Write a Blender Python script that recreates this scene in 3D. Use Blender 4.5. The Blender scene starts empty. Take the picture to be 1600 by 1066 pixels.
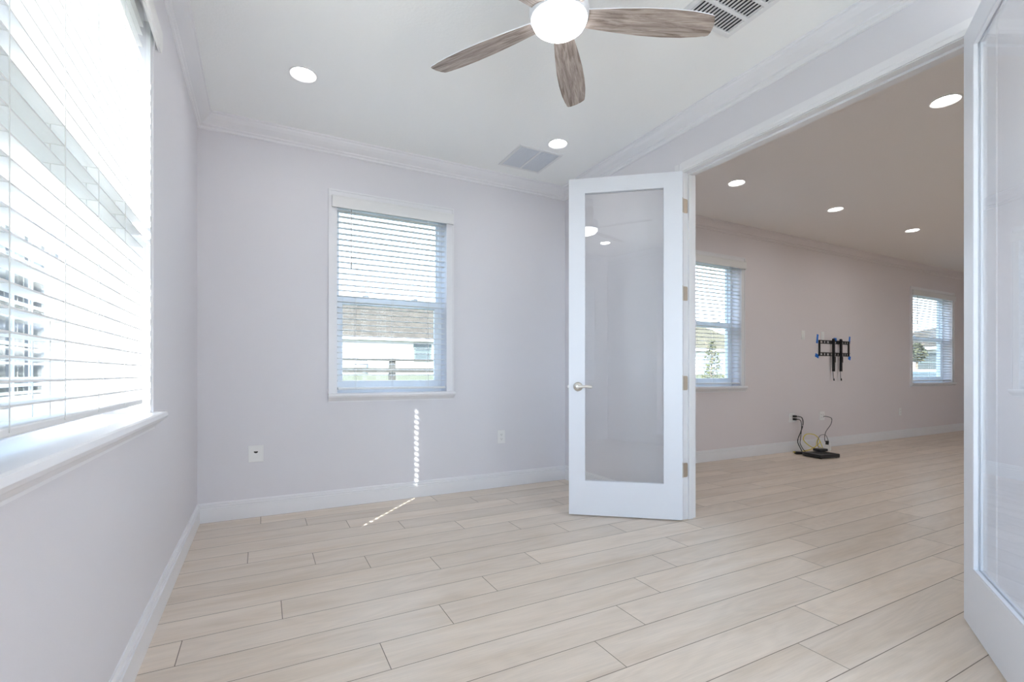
import bpy, bmesh, math, random
from mathutils import Vector, Matrix
PI = math.pi
C = bpy.context.scene.collection
S = bpy.context.scene
random.seed(7)

# ------------------------------------------------------------------ camera, sky, sun, exposure
CAM_Z = 1.03
YAW = 0.4807                      # turned right of +y
cd = bpy.data.cameras.new('camera')
cam = bpy.data.objects.new('camera', cd); C.objects.link(cam)
cam.location = (0, 0, CAM_Z)
cam.rotation_euler = (PI/2, 0, -YAW)
cd.sensor_width = 36.0
cd.lens = 747.95/1600*36
cd.shift_y = 50.84/1600
cd.clip_start = 0.02
S.camera = cam

w = bpy.data.worlds.new('sky'); S.world = w; w.use_nodes = True
nt = w.node_tree
bg = nt.nodes['Background']
tc = nt.nodes.new('ShaderNodeTexCoord'); sep = nt.nodes.new('ShaderNodeSeparateXYZ')
rmp = nt.nodes.new('ShaderNodeValToRGB')
nt.links.new(tc.outputs['Generated'], sep.inputs[0]); nt.links.new(sep.outputs['Z'], rmp.inputs[0])
rmp.color_ramp.elements[0].position = 0.0; rmp.color_ramp.elements[0].color = (0.82, 0.915, 1.0, 1)
rmp.color_ramp.elements[1].position = 0.7; rmp.color_ramp.elements[1].color = (0.46, 0.68, 1.0, 1)
nt.links.new(rmp.outputs[0], bg.inputs['Color'])
bg.inputs['Strength'].default_value = 4.2

sun_d = bpy.data.lights.new('sun', 'SUN'); sun_d.energy = 18.0; sun_d.angle = math.radians(0.53); sun_d.color = (1.0, 0.97, 0.92)
sun = bpy.data.objects.new('sun', sun_d); C.objects.link(sun)
EL = math.radians(32.6); hx, hy = 0.682, 0.731
sun.rotation_euler = Vector((hx*math.cos(EL), hy*math.cos(EL), -math.sin(EL))).to_track_quat('-Z', 'Y').to_euler()
sun.location = (-6, -6, 8)

S.view_settings.view_transform = 'Standard'
S.view_settings.look = 'None'
S.view_settings.exposure = 0.72
S.view_settings.gamma = 1.0
S.cycles.max_bounces = 14
S.cycles.diffuse_bounces = 8
S.cycles.glossy_bounces = 6
S.cycles.transmission_bounces = 8
S.cycles.transparent_max_bounces = 40
S.cycles.sample_clamp_indirect = 6.0
S.cycles.caustics_reflective = False

CAN_L = 14.0        # radiance of the downlight lenses
CAN_W, CAN_FAR_W = 0.6, 1.15   # watts thrown down by each downlight, room / big room
GLOBE_L = 8.5

# ------------------------------------------------------------------ room numbers (metres)
XL, XR, YB = -0.3964, 2.6262, 3.9097
XR2 = XR + 0.12
ZC, ZB = 2.819, 2.7157
PROJ = 0.089
YREAR = -0.57
XFAR = 12.2
YFAR = -3.2
WT = 0.21           # outer wall thickness
OY0, OY1, OZ = 0.868, 2.43, 2.447     # opening in the partition

# ------------------------------------------------------------------ materials
def new_mat(name):
    m = bpy.data.materials.new(name); m.use_nodes = True
    return m, m.node_tree, m.node_tree.nodes['Principled BSDF']
def plain(name, col, rough=0.5, metal=0.0, bump=None, spec=0.5):
    m, t, b = new_mat(name)
    b.inputs['Base Color'].default_value = (*col, 1); b.inputs['Roughness'].default_value = rough
    b.inputs['Metallic'].default_value = metal; b.inputs['Specular IOR Level'].default_value = spec
    if bump:
        sc, st, di = bump
        n = t.nodes.new('ShaderNodeTexNoise'); n.inputs['Scale'].default_value = sc; n.inputs['Detail'].default_value = 3
        g = t.nodes.new('ShaderNodeNewGeometry'); t.links.new(g.outputs['Position'], n.inputs['Vector'])
        bp = t.nodes.new('ShaderNodeBump'); bp.inputs['Strength'].default_value = st; bp.inputs['Distance'].default_value = di
        t.links.new(n.outputs['Fac'], bp.inputs['Height']); t.links.new(bp.outputs[0], b.inputs['Normal'])
    return m
def emis(name, col, L):
    m = bpy.data.materials.new(name); m.use_nodes = True; t = m.node_tree; t.nodes.clear()
    e = t.nodes.new('ShaderNodeEmission'); e.inputs[0].default_value = (*col, 1); e.inputs[1].default_value = L
    o = t.nodes.new('ShaderNodeOutputMaterial'); t.links.new(e.outputs[0], o.inputs[0])
    return m
def glass(name, tint=(0.97, 0.985, 0.98), f0=0.08, milky=0.0):
    m = bpy.data.materials.new(name); m.use_nodes = True; t = m.node_tree; t.nodes.clear()
    tr = t.nodes.new('ShaderNodeBsdfTransparent'); tr.inputs[0].default_value = (*tint, 1)
    gl = t.nodes.new('ShaderNodeBsdfGlossy'); gl.inputs['Roughness'].default_value = 0.0
    fr = t.nodes.new('ShaderNodeLayerWeight'); fr.inputs['Blend'].default_value = 0.5
    pw = t.nodes.new('ShaderNodeMath'); pw.operation = 'POWER'; pw.inputs[1].default_value = 4.0
    t.links.new(fr.outputs['Facing'], pw.inputs[0])
    mp = t.nodes.new('ShaderNodeMapRange'); mp.inputs['To Min'].default_value = f0; mp.inputs['To Max'].default_value = 0.95
    t.links.new(pw.outputs[0], mp.inputs['Value'])
    mx = t.nodes.new('ShaderNodeMixShader'); t.links.new(mp.outputs[0], mx.inputs[0])
    t.links.new(tr.outputs[0], mx.inputs[1]); t.links.new(gl.outputs[0], mx.inputs[2])
    o = t.nodes.new('ShaderNodeOutputMaterial'); t.links.new(mx.outputs[0], o.inputs[0])
    return m
M = {}
M['wall'] = plain('wall_paint', (0.705, 0.695, 0.73), 0.62, bump=(260, 0.12, 0.002))
M['wall_far'] = plain('greige_wall_paint', (0.72, 0.675, 0.69), 0.6, bump=(260, 0.12, 0.002))
M['ceiling'] = plain('ceiling_paint', (0.89, 0.905, 0.90), 0.85, bump=(70, 0.25, 0.004))
M['trim'] = plain('trim_gloss_white', (0.775, 0.775, 0.80), 0.32)
M['door'] = plain('door_white', (0.75, 0.77, 0.825), 0.34)
M['vinyl'] = plain('white_vinyl', (0.80, 0.82, 0.85), 0.35)
M['slat'] = plain('blind_white', (0.74, 0.74, 0.74), 0.4)
M['cord'] = plain('white_string', (0.72, 0.72, 0.70), 0.8)
M['wand'] = plain('clear_wand', (0.55, 0.54, 0.52), 0.3)
M['nickel'] = plain('satin_nickel', (0.72, 0.69, 0.64), 0.28, 1.0)
M['hinge'] = plain('bronze_nickel', (0.50, 0.42, 0.34), 0.35, 0.9)
M['plate'] = plain('plate_white', (0.80, 0.80, 0.80), 0.35)
M['slot'] = plain('slot_dark', (0.03, 0.03, 0.03), 0.6)
M['black'] = plain('black_metal', (0.012, 0.012, 0.013), 0.45)
M['blackp'] = plain('black_plastic', (0.02, 0.02, 0.022), 0.35)
M['strap'] = plain('black_webbing', (0.015, 0.015, 0.016), 0.9)
M['tape'] = plain('blue_painter_tape', (0.02, 0.17, 0.62), 0.7)
M['yellow'] = plain('yellow_cable', (0.75, 0.62, 0.08), 0.5)
M['greycable'] = plain('grey_cable', (0.14, 0.14, 0.15), 0.5)
M['fanwhite'] = plain('fan_white', (0.72, 0.74, 0.78), 0.35)
M['canring'] = plain('can_ring_white', (0.80, 0.80, 0.80), 0.4)
M['vent'] = plain('vent_white', (0.78, 0.79, 0.80), 0.4)
M['ventfilter'] = plain('vent_grey_mesh', (0.66, 0.69, 0.74), 0.7)
M['duct'] = plain('duct_dark', (0.03, 0.035, 0.045), 0.7)
M['can'] = emis('can_lens', (1.0, 0.975, 0.94), CAN_L)
M['globe'] = emis('fan_globe_lit', (0.93, 0.97, 1.0), GLOBE_L)
M['winglass'] = glass('window_glass', (0.96, 0.985, 0.985), 0.012)
M['doorglass'] = glass('door_glass', (0.995, 1.0, 1.0), 0.065)
M['stucco'] = plain('white_stucco', (0.82, 0.81, 0.78), 0.9, bump=(60, 0.3, 0.01))
M['soffit'] = plain('soffit_shade_blue', (0.58, 0.63, 0.76), 0.7)  # lavender of the shade under the eave put into the base colour
M['darkpane'] = plain('house_window_glass', (0.05, 0.065, 0.07), 0.08)
M['cream'] = plain('cream_shutter', (0.78, 0.77, 0.62), 0.6)
M['fence'] = plain('grey_fence_wood', (0.04, 0.039, 0.034), 0.8)
M['teal'] = plain('grey_green_sash', (0.10, 0.13, 0.13), 0.4)
M['bark'] = plain('bark', (0.20, 0.15, 0.10), 0.9)
M['garage'] = plain('garage_grey', (0.16, 0.18, 0.21), 0.6)
M['carpaint'] = plain('car_blue_grey', (0.16, 0.19, 0.22), 0.25, 0.3)
M['tyre'] = plain('tyre', (0.02, 0.02, 0.02), 0.8)
M['ac'] = plain('cover_grey', (0.16, 0.17, 0.185), 0.7)

def roof_mat(name, c1, c2):
    m, t, b = new_mat(name)
    g = t.nodes.new('ShaderNodeNewGeometry'); n = t.nodes.new('ShaderNodeTexNoise')
    n.inputs['Scale'].default_value = 2.2; n.inputs['Detail'].default_value = 6; n.inputs['Roughness'].default_value = 0.75
    t.links.new(g.outputs['Position'], n.inputs['Vector'])
    r = t.nodes.new('ShaderNodeValToRGB'); r.color_ramp.elements[0].position = 0.35; r.color_ramp.elements[1].position = 0.68
    r.color_ramp.elements[0].color = (*c1, 1); r.color_ramp.elements[1].color = (*c2, 1)
    t.links.new(n.outputs['Fac'], r.inputs[0]); t.links.new(r.outputs[0], b.inputs['Base Color']); b.inputs['Roughness'].default_value = 0.95
    return m
M['roof'] = roof_mat('beige_shingles', (0.027, 0.020, 0.013), (0.060, 0.047, 0.033))
M['rooftan'] = roof_mat('tan_shingles', (0.045, 0.037, 0.02), (0.075, 0.064, 0.038))
M['grass'] = roof_mat('lawn', (0.035, 0.038, 0.015), (0.065, 0.065, 0.029))
M['leaf'] = roof_mat('shrub_leaf', (0.03, 0.037, 0.014), (0.08, 0.08, 0.036))
M['bounce'] = plain('bounce_concrete', (0.72, 0.72, 0.72), 0.9)  # pale so the added slab bounces more sunlight indoors

def floor_mat():
    m, t, b = new_mat('oak_plank_tile')
    at = t.nodes.new('ShaderNodeAttribute'); at.attribute_name = 'tone'
    sp = t.nodes.new('ShaderNodeSeparateColor'); t.links.new(at.outputs['Color'], sp.inputs[0])
    g = t.nodes.new('ShaderNodeNewGeometry')
    # per-plank shifted coordinates so the figure breaks at each joint
    sh = t.nodes.new('ShaderNodeVectorMath'); sh.operation = 'SCALE'; sh.inputs['Scale'].default_value = 37.0
    t.links.new(at.outputs['Color'], sh.inputs[0])
    ad = t.nodes.new('ShaderNodeVectorMath'); ad.operation = 'ADD'
    t.links.new(g.outputs['Position'], ad.inputs[0]); t.links.new(sh.outputs[0], ad.inputs[1])
    mp = t.nodes.new('ShaderNodeMapping'); mp.inputs['Scale'].default_value = (0.9, 7.0, 1.0); t.links.new(ad.outputs[0], mp.inputs['Vector'])
    big = t.nodes.new('ShaderNodeTexNoise'); big.inputs['Scale'].default_value = 1.5; big.inputs['Detail'].default_value = 4; big.inputs['Distortion'].default_value = 0.6
    t.links.new(mp.outputs[0], big.inputs['Vector'])
    # cathedral figure: contour rings of a smooth stretched noise
    mp2 = t.nodes.new('ShaderNodeMapping'); mp2.inputs['Scale'].default_value = (0.75, 3.4, 1.0); t.links.new(ad.outputs[0], mp2.inputs['Vector'])
    cat = t.nodes.new('ShaderNodeTexNoise'); cat.inputs['Scale'].default_value = 1.6; cat.inputs['Detail'].default_value = 1.0; t.links.new(mp2.outputs[0], cat.inputs['Vector'])
    ml = t.nodes.new('ShaderNodeMath'); ml.operation = 'MULTIPLY'; ml.inputs[1].default_value = 70.0; t.links.new(cat.outputs['Fac'], ml.inputs[0])
    sn = t.nodes.new('ShaderNodeMath'); sn.operation = 'SINE'; t.links.new(ml.outputs[0], sn.inputs[0])
    # fine pores
    mp3 = t.nodes.new('ShaderNodeMapping'); mp3.inputs['Scale'].default_value = (4.0, 90.0, 1.0); t.links.new(ad.outputs[0], mp3.inputs['Vector'])
    fine = t.nodes.new('ShaderNodeTexNoise'); fine.inputs['Scale'].default_value = 2.0; fine.inputs['Detail'].default_value = 5; t.links.new(mp3.outputs[0], fine.inputs['Vector'])
    r = t.nodes.new('ShaderNodeValToRGB')
    e = r.color_ramp.elements
    e[0].position = 0.25; e[0].color = (0.66, 0.55, 0.44, 1)
    e[1].position = 0.75; e[1].color = (0.775, 0.68, 0.585, 1)
    k = e.new(0.48); k.color = (0.73, 0.63, 0.53, 1)
    t.links.new(big.outputs['Fac'], r.inputs[0])
    def mul(a_out, fac_out, lo, hi, frm=(0, 1)):
        mr = t.nodes.new('ShaderNodeMapRange'); mr.inputs['From Min'].default_value = frm[0]; mr.inputs['From Max'].default_value = frm[1]
        mr.inputs['To Min'].default_value = lo; mr.inputs['To Max'].default_value = hi; t.links.new(fac_out, mr.inputs['Value'])
        v = t.nodes.new('ShaderNodeVectorMath'); v.operation = 'SCALE'; t.links.new(a_out, v.inputs[0]); t.links.new(mr.outputs[0], v.inputs['Scale'])
        return v.outputs[0]
    c = mul(r.outputs[0], sn.outputs[0], 0.975, 1.02, (-1, 1))
    c = mul(c, fine.outputs['Fac'], 0.93, 1.05, (0.25, 0.75))
    c = mul(c, sp.outputs['Red'], 0.94, 1.06)
    t.links.new(c, b.inputs['Base Color'])
    b.inputs['Roughness'].default_value = 0.36
    return m
M['floor'] = floor_mat()
M['grout'] = plain('grout', (0.22, 0.185, 0.15), 0.9)

def blade_mat():
    m, t, b = new_mat('weathered_oak_blade')
    co = t.nodes.new('ShaderNodeTexCoord')
    mp = t.nodes.new('ShaderNodeMapping'); mp.inputs['Scale'].default_value = (3.0, 34.0, 20.0); t.links.new(co.outputs['Object'], mp.inputs['Vector'])
    n = t.nodes.new('ShaderNodeTexNoise'); n.inputs['Scale'].default_value = 1.6; n.inputs['Detail'].default_value = 7; n.inputs['Roughness'].default_value = 0.7; n.inputs['Distortion'].default_value = 0.8
    t.links.new(mp.outputs[0], n.inputs['Vector'])
    r = t.nodes.new('ShaderNodeValToRGB'); e = r.color_ramp.elements
    e[0].position = 0.36; e[0].color = (0.17, 0.132, 0.108, 1); e[1].position = 0.65; e[1].color = (0.50, 0.44, 0.40, 1)
    k = e.new(0.5); k.color = (0.34, 0.285, 0.255, 1)
    t.links.new(n.outputs['Fac'], r.inputs[0]); t.links.new(r.outputs[0], b.inputs['Base Color']); b.inputs['Roughness'].default_value = 0.5
    return m
M['blade'] = blade_mat()

# ------------------------------------------------------------------ mesh helpers
class MB:
    def __init__(self): self.bm = bmesh.new(); self.smooth = False
    def box(self, x0, x1, y0, y1, z0, z1, mat=None):
        v = [self.bm.verts.new(Vector(p)) for p in ((x0,y0,z0),(x1,y0,z0),(x1,y1,z0),(x0,y1,z0),(x0,y0,z1),(x1,y0,z1),(x1,y1,z1),(x0,y1,z1))]
        if mat is not None:
            for q in v: q.co = mat @ q.co
        for f in ((3,2,1,0),(4,5,6,7),(0,1,5,4),(1,2,6,5),(2,3,7,6),(3,0,4,7)): self.bm.faces.new([v[i] for i in f])
        return self
    def prism(self, pts, axis, a, b, mat=None):
        """closed profile pts (u,v); axis 'x': (y,z); 'y': (x,z); 'z': (x,y)"""
        def P(u, v, t):
            p = Vector((t,u,v) if axis == 'x' else (u,t,v) if axis == 'y' else (u,v,t))
            return mat @ p if mat is not None else p
        A = [self.bm.verts.new(P(u,v,a)) for u,v in pts]; B = [self.bm.verts.new(P(u,v,b)) for u,v in pts]
        n = len(pts)
        for i in range(n): self.bm.faces.new((A[i],A[(i+1)%n],B[(i+1)%n],B[i]))
        self.bm.faces.new(A[::-1]); self.bm.faces.new(B)
        return self
    def lathe(self, prof, c=(0,0,0), n=32, mat=None):
        c = Vector(c); rings = []
        for r, z in prof:
            if r < 1e-6: rings.append([self.bm.verts.new(c+Vector((0,0,z)))])
            else: rings.append([self.bm.verts.new(c+Vector((r*math.cos(2*PI*i/n), r*math.sin(2*PI*i/n), z))) for i in range(n)])
        if mat is not None:
            for rg in rings:
                for v in rg: v.co = mat @ v.co
        for a, b in zip(rings, rings[1:]):
            for i in range(n):
                j = (i+1) % n
                if len(a) == 1 and len(b) == 1: continue
                if len(a) == 1: self.bm.faces.new((a[0], b[i], b[j]))
                elif len(b) == 1: self.bm.faces.new((a[i], a[j], b[0]))
                else: self.bm.faces.new((a[i], a[j], b[j], b[i]))
        self.smooth = True
        return self
    def tube(self, pts, r, n=8, closed_ends=True):
        pts = [Vector(p) for p in pts]; rings = []
        for i, p in enumerate(pts):
            d = (pts[min(i+1, len(pts)-1)]-pts[max(i-1, 0)])
            if d.length < 1e-9: d = Vector((0,0,1))
            d.normalize()
            u = d.cross(Vector((0,0,1)) if abs(d.z) < 0.95 else Vector((1,0,0))).normalized(); v = d.cross(u)
            rr = r[i] if isinstance(r, (list, tuple)) else r
            rings.append([self.bm.verts.new(p+(u*math.cos(2*PI*k/n)+v*math.sin(2*PI*k/n))*rr) for k in range(n)])
        for a, b in zip(rings, rings[1:]):
            for k in range(n):
                # keep rings aligned
                self.bm.faces.new((a[k], a[(k+1)%n], b[(k+1)%n], b[k]))
        if closed_ends: self.bm.faces.new(rings[0][::-1]); self.bm.faces.new(rings[-1])
        self.smooth = True
        return self
    def poly(self, pts):
        self.bm.faces.new([self.bm.verts.new(Vector(p)) for p in pts]); return self
    def bevel(self, w, seg=2):
        bmesh.ops.bevel(self.bm, geom=[e for e in self.bm.edges], offset=w, segments=seg, profile=0.5, affect='EDGES', clamp_overlap=True); return self
    def build(self, name, mat, parent=None, loc=None):
        bm = self.bm
        bmesh.ops.recalc_face_normals(bm, faces=bm.faces[:])
        me = bpy.data.meshes.new(name); bm.to_mesh(me); bm.free()
        me.materials.append(M[mat] if isinstance(mat, str) else mat)
        if self.smooth:
            for p in me.polygons: p.use_smooth = True
            try: me.set_sharp_from_angle(angle=math.radians(38))
            except Exception: pass
        o = bpy.data.objects.new(name, me); C.objects.link(o)
        if parent is not None: o.parent = parent
        if loc is not None: o.location = loc
        return o
def bez(ctrl, n=24):
    """smooth curve through control points (Catmull-Rom)"""
    P = [Vector(c) for c in ctrl]; P = [P[0]*2-P[1]] + P + [P[-1]*2-P[-2]]; out = []
    seg = len(P)-3; per = max(2, n//seg)
    for i in range(seg):
        a, b, c, d = P[i:i+4]
        for k in range(per):
            t = k/per
            out.append(0.5*((2*b)+(c-a)*t+(2*a-5*b+4*c-d)*t*t+(3*b-a-3*c+d)*t**3))
    out.append(P[-2]); return out
def tag(o, label=None, cat=None, group=None, kind=None):
    if label: o['label'] = label
    if cat: o['category'] = cat
    if group: o['group'] = group
    if kind: o['kind'] = kind
    return o
def thing(name, label, cat, loc=(0,0,0), rz=0, group=None):
    o = bpy.data.objects.new(name, None); C.objects.link(o); o.empty_display_size = 0.05
    o.location = loc; o.rotation_euler = (0,0,rz); return tag(o, label, cat, group)
def struct(name, mb, mat, label=None, cat=None):
    o = mb.build(name, mat); return tag(o, label, cat, None, 'structure')
def struct_empty(name, loc, label=None, cat=None, rz=0):
    o = bpy.data.objects.new(name, None); C.objects.link(o); o.location = loc; o.rotation_euler = (0,0,rz); o.empty_display_size = 0.1
    return tag(o, label, cat, None, 'structure')

# ------------------------------------------------------------------ floor: staggered plank tiles, one mesh
def build_floor():
    W, L, G = 0.1847, 1.262, 0.0015
    offs = {0:-.01,1:.27,2:.52,3:.84,4:-.072,5:.255,6:.51,7:.834,8:.075,9:.988,10:.698,11:.398,12:.13,13:1.133,14:.83,15:.55,16:.27,17:-.01}
    y_top = 3.8872
    bm = bmesh.new(); lay = bm.loops.layers.color.new('tone'); mi = []
    rnd = random.Random(11)
    def quad(x0,x1,y0,y1,z,tone=None):
        f = bm.faces.new([bm.verts.new((x0,y0,z)), bm.verts.new((x1,y0,z)), bm.verts.new((x1,y1,z)), bm.verts.new((x0,y1,z))])
        f.material_index = 0 if tone else 1
        for lp in f.loops: lp[lay] = tone or (0,0,0,1)
    x_min, x_max, y_min, y_max = XL-0.02, XFAR+0.02, YFAR-0.02, YB+0.02
    k = -1
    while True:
        y1 = y_top-k*W; y0 = y1-W
        if y1 < y_min: break
        o = offs.get(k, (0.3*k*3.7) % L)
        n0 = math.floor((x_min-o)/L)
        x = o+n0*L
        while x < x_max:
            a, b = max(x, x_min), min(x+L, x_max)
            if b-a > 0.01 and min(y1, y_max)-max(y0, y_min) > 0.004:
                quad(a+G, b-G, max(y0, y_min)+G, min(y1, y_max)-G, 0.0, (rnd.random(), rnd.random(), rnd.random(), 1))
            x += L
        k += 1
    quad(x_min, x_max, y_min, y_max, -0.0015)
    me = bpy.data.meshes.new('floor'); bm.to_mesh(me); bm.free()
    me.materials.append(M['floor']); me.materials.append(M['grout'])
    o = bpy.data.objects.new('floor', me); C.objects.link(o)
    tag(o, 'pale oak wood-look plank floor running through both rooms', 'floor', None, 'structure')
build_floor()
tag(MB().box(XL-WT, XFAR+WT, YFAR-WT, YB+WT, -0.30, -0.003).build('floor_slab', 'stucco'), 'concrete slab under the plank floor', 'floor', None, 'structure')

# ------------------------------------------------------------------ walls
def wall_x(name, x0, x1, y0, y1, holes, mat, label):
    """wall running along x; holes = [(xa,xb,za,zb)]"""
    m = MB(); cur = x0
    for xa, xb, za, zb in sorted(holes):
        m.box(cur, xa, y0, y1, 0, ZC); m.box(xa, xb, y0, y1, 0, za) if za > 0.01 else None; m.box(xa, xb, y0, y1, zb, ZC); cur = xb
    m.box(cur, x1, y0, y1, 0, ZC)
    return struct(name, m, mat, label, 'wall')
def wall_y(name, y0, y1, x0, x1, holes, mat, label):
    m = MB(); cur = y0
    for ya, yb, za, zb in sorted(holes):
        m.box(x0, x1, cur, ya, 0, ZC); m.box(x0, x1, ya, yb, 0, za) if za > 0.01 else None; m.box(x0, x1, ya, yb, zb, ZC); cur = yb
    m.box(x0, x1, cur, y1, 0, ZC)
    return struct(name, m, mat, label, 'wall')
WZ0, WZ1 = 0.868, 2.385
W2 = (0.512, 1.400); W3 = (4.312, 5.200); W4 = (9.40, 10.80)
LW = (-0.24, 2.285)
RW = (0.50, 2.50)          # added unseen window behind the camera, lets in fill light
wall_x('wall_back', XL-WT, XR+0.06, YB, YB+WT, [(*W2, WZ0, WZ1)], 'wall', 'white back wall of the empty room with one window')
wall_x('wall_back_far', XR+0.06, XFAR+WT, YB, YB+WT, [(*W3, WZ0, WZ1), (*W4, WZ0, WZ1)], 'wall_far', 'greige wall of the room beyond carrying the bracket')
wall_y('wall_left', YREAR-WT, YB, XL-WT, XL, [(*LW, WZ0, WZ1)], 'wall', 'white left wall with the large window')
wall_x('wall_rear', XL, XR, YREAR-WT, YREAR, [(*RW, 0.16, WZ1)], 'wall', 'white wall behind the viewpoint')
wall_y('wall_right', YREAR, YB, XR, XR2, [(OY0-.022, OY1+.022, 0, OZ+.022)], 'wall', 'white partition wall with the wide double-door opening')
wall_y('wall_far', YFAR, YB, XFAR, XFAR+WT, [], 'wall_far', 'end wall of the room beyond')
FW = (4.8, 7.6)  # added unseen window that brightens the room beyond
wall_x('wall_front', XR2-0.12, XFAR+WT, YFAR-WT, YFAR, [(*FW, WZ0, WZ1)], 'wall_far', 'front wall of the room beyond')
wall_y('wall_side', YFAR, YREAR-WT, XR, XR2, [], 'wall_far', 'side wall of the room beyond')
struct('ceiling', MB().box(XL-WT, XR+0.06, YREAR-WT, YB+WT, ZC, ZC+0.12), 'ceiling', 'white textured ceiling of the empty room', 'ceiling')
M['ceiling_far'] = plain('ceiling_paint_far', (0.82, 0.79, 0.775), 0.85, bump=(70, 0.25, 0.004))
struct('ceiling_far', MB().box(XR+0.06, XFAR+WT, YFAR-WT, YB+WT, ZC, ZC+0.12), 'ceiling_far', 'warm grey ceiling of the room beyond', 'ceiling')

# crown moulding profile: (distance from wall, drop from ceiling), closed
CR = [(0,0),(PROJ,0),(PROJ,-.010),(PROJ-.008,-.014),(PROJ-.012,-.026),(PROJ-.026,-.044),(PROJ-.044,-.058),(PROJ-.058,-.066),(.024,-.070),(.024,-.080),(.014,-.088),(.012,-.100),(.004,-.1033),(0,-.1033)]
BB = [(0,0),(.017,0),(.017,.006),(.0165,.094),(.0115,.0965),(.0115,.102),(.0145,.105),(.0135,.112),(.0085,.114),(.0085,.119),(.0105,.121),(.006,.132),(0,.133)]
def run(name, prof, axis, wallpos, sign, a, b, z, mat='trim', label=None, kind='baseboard'):
    m = MB(); m.prism([(wallpos+sign*d, z+h) for d, h in prof], axis, a, b)
    o = struct(name, m, mat, label, kind); return o
run('trim_1', CR, 'x', YB, -1, XL, XR, ZC, label='white crown moulding along the back wall', kind='crown moulding')
run('trim_2', CR, 'y', XL, 1, YREAR, YB, ZC, label='white crown moulding above the large left window', kind='crown moulding')
run('trim_3', CR, 'y', XR, -1, YREAR, YB, ZC, label='white crown moulding above the double-door opening', kind='crown moulding')
run('trim_4', CR, 'x', YREAR, 1, XL, XR, ZC, label='white crown moulding behind the viewpoint', kind='crown moulding')
run('trim_5', CR, 'x', YB, -1, XR2, XFAR, ZC, 'wall_far', label='crown moulding along the wall of the room beyond', kind='crown moulding')
run('trim_6', CR, 'y', XFAR, -1, YFAR, YB, ZC, 'wall_far', label='crown moulding on the end wall of the room beyond', kind='crown moulding')
CW = 0.058
run('baseboard_back', BB, 'x', YB, -1, XL, XR, 0, label='white baseboard along the back wall')
run('baseboard_left', BB, 'y', XL, 1, YREAR, YB, 0, label='white baseboard under the large left window')
run('baseboard_right', BB, 'y', XR, -1, OY1+CW, YB, 0, label='white baseboard behind the open left door')
run('baseboard_front', BB, 'y', XR, -1, YREAR, OY0-CW, 0, label='white baseboard behind the open right door')
run('baseboard_rear', BB, 'x', YREAR, 1, XL, XR, 0, label='white baseboard behind the viewpoint')
run('baseboard_far', BB, 'x', YB, -1, XR2, XFAR, 0, label='white baseboard along the wall of the room beyond')
run('baseboard_end', BB, 'y', XFAR, -1, YFAR, YB, 0, label='white baseboard on the end wall of the room beyond')

# opening lining, stops and casing
m = MB()
T = 0.022
m.box(XR-.001, XR2+.001, OY1, OY1+T, 0, OZ+T); m.box(XR-.001, XR2+.001, OY0-T, OY0, 0, OZ+T); m.box(XR-.001, XR2+.001, OY0, OY1, OZ, OZ+T)
m.box(XR+.046, XR+.082, OY1-.012, OY1, 0, OZ); m.box(XR+.046, XR+.082, OY0, OY0+.012, 0, OZ); m.box(XR+.046, XR+.082, OY0+.012, OY1-.012, OZ-.012, OZ)
struct('trim_7', m, 'trim', 'white door jamb and stop lining the wide opening', 'door jamb')
def casing(x, sg):
    m = MB(); r = 0.005
    prof = lambda a, b: [(a, 0), (b, 0), (b, .016), (b+(a-b)*.75, .013), (a, .009)]
    for y0, s in ((OY1+r, 1), (OY0-r, -1)):
        m.prism([(x+sg*h, y0+s*d) for d, h in ((0,0),(CW,0),(CW,.016),(CW*.4,.014),(CW*.3,.010),(0,.009))], 'z', 0, OZ+r+CW)
    m.prism([(x+sg*h, OZ+r+d) for d, h in ((0,0),(CW,0),(CW,.016),(CW*.4,.014),(CW*.3,.010),(0,.009))], 'y', OY0-r, OY1+r)
    return m
struct('trim_8', casing(XR, -1), 'trim', 'white casing around the opening on the room side', 'door casing')
struct('trim_9', casing(XR2, 1), 'trim', 'white casing around the opening on the far side', 'door casing')

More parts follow.
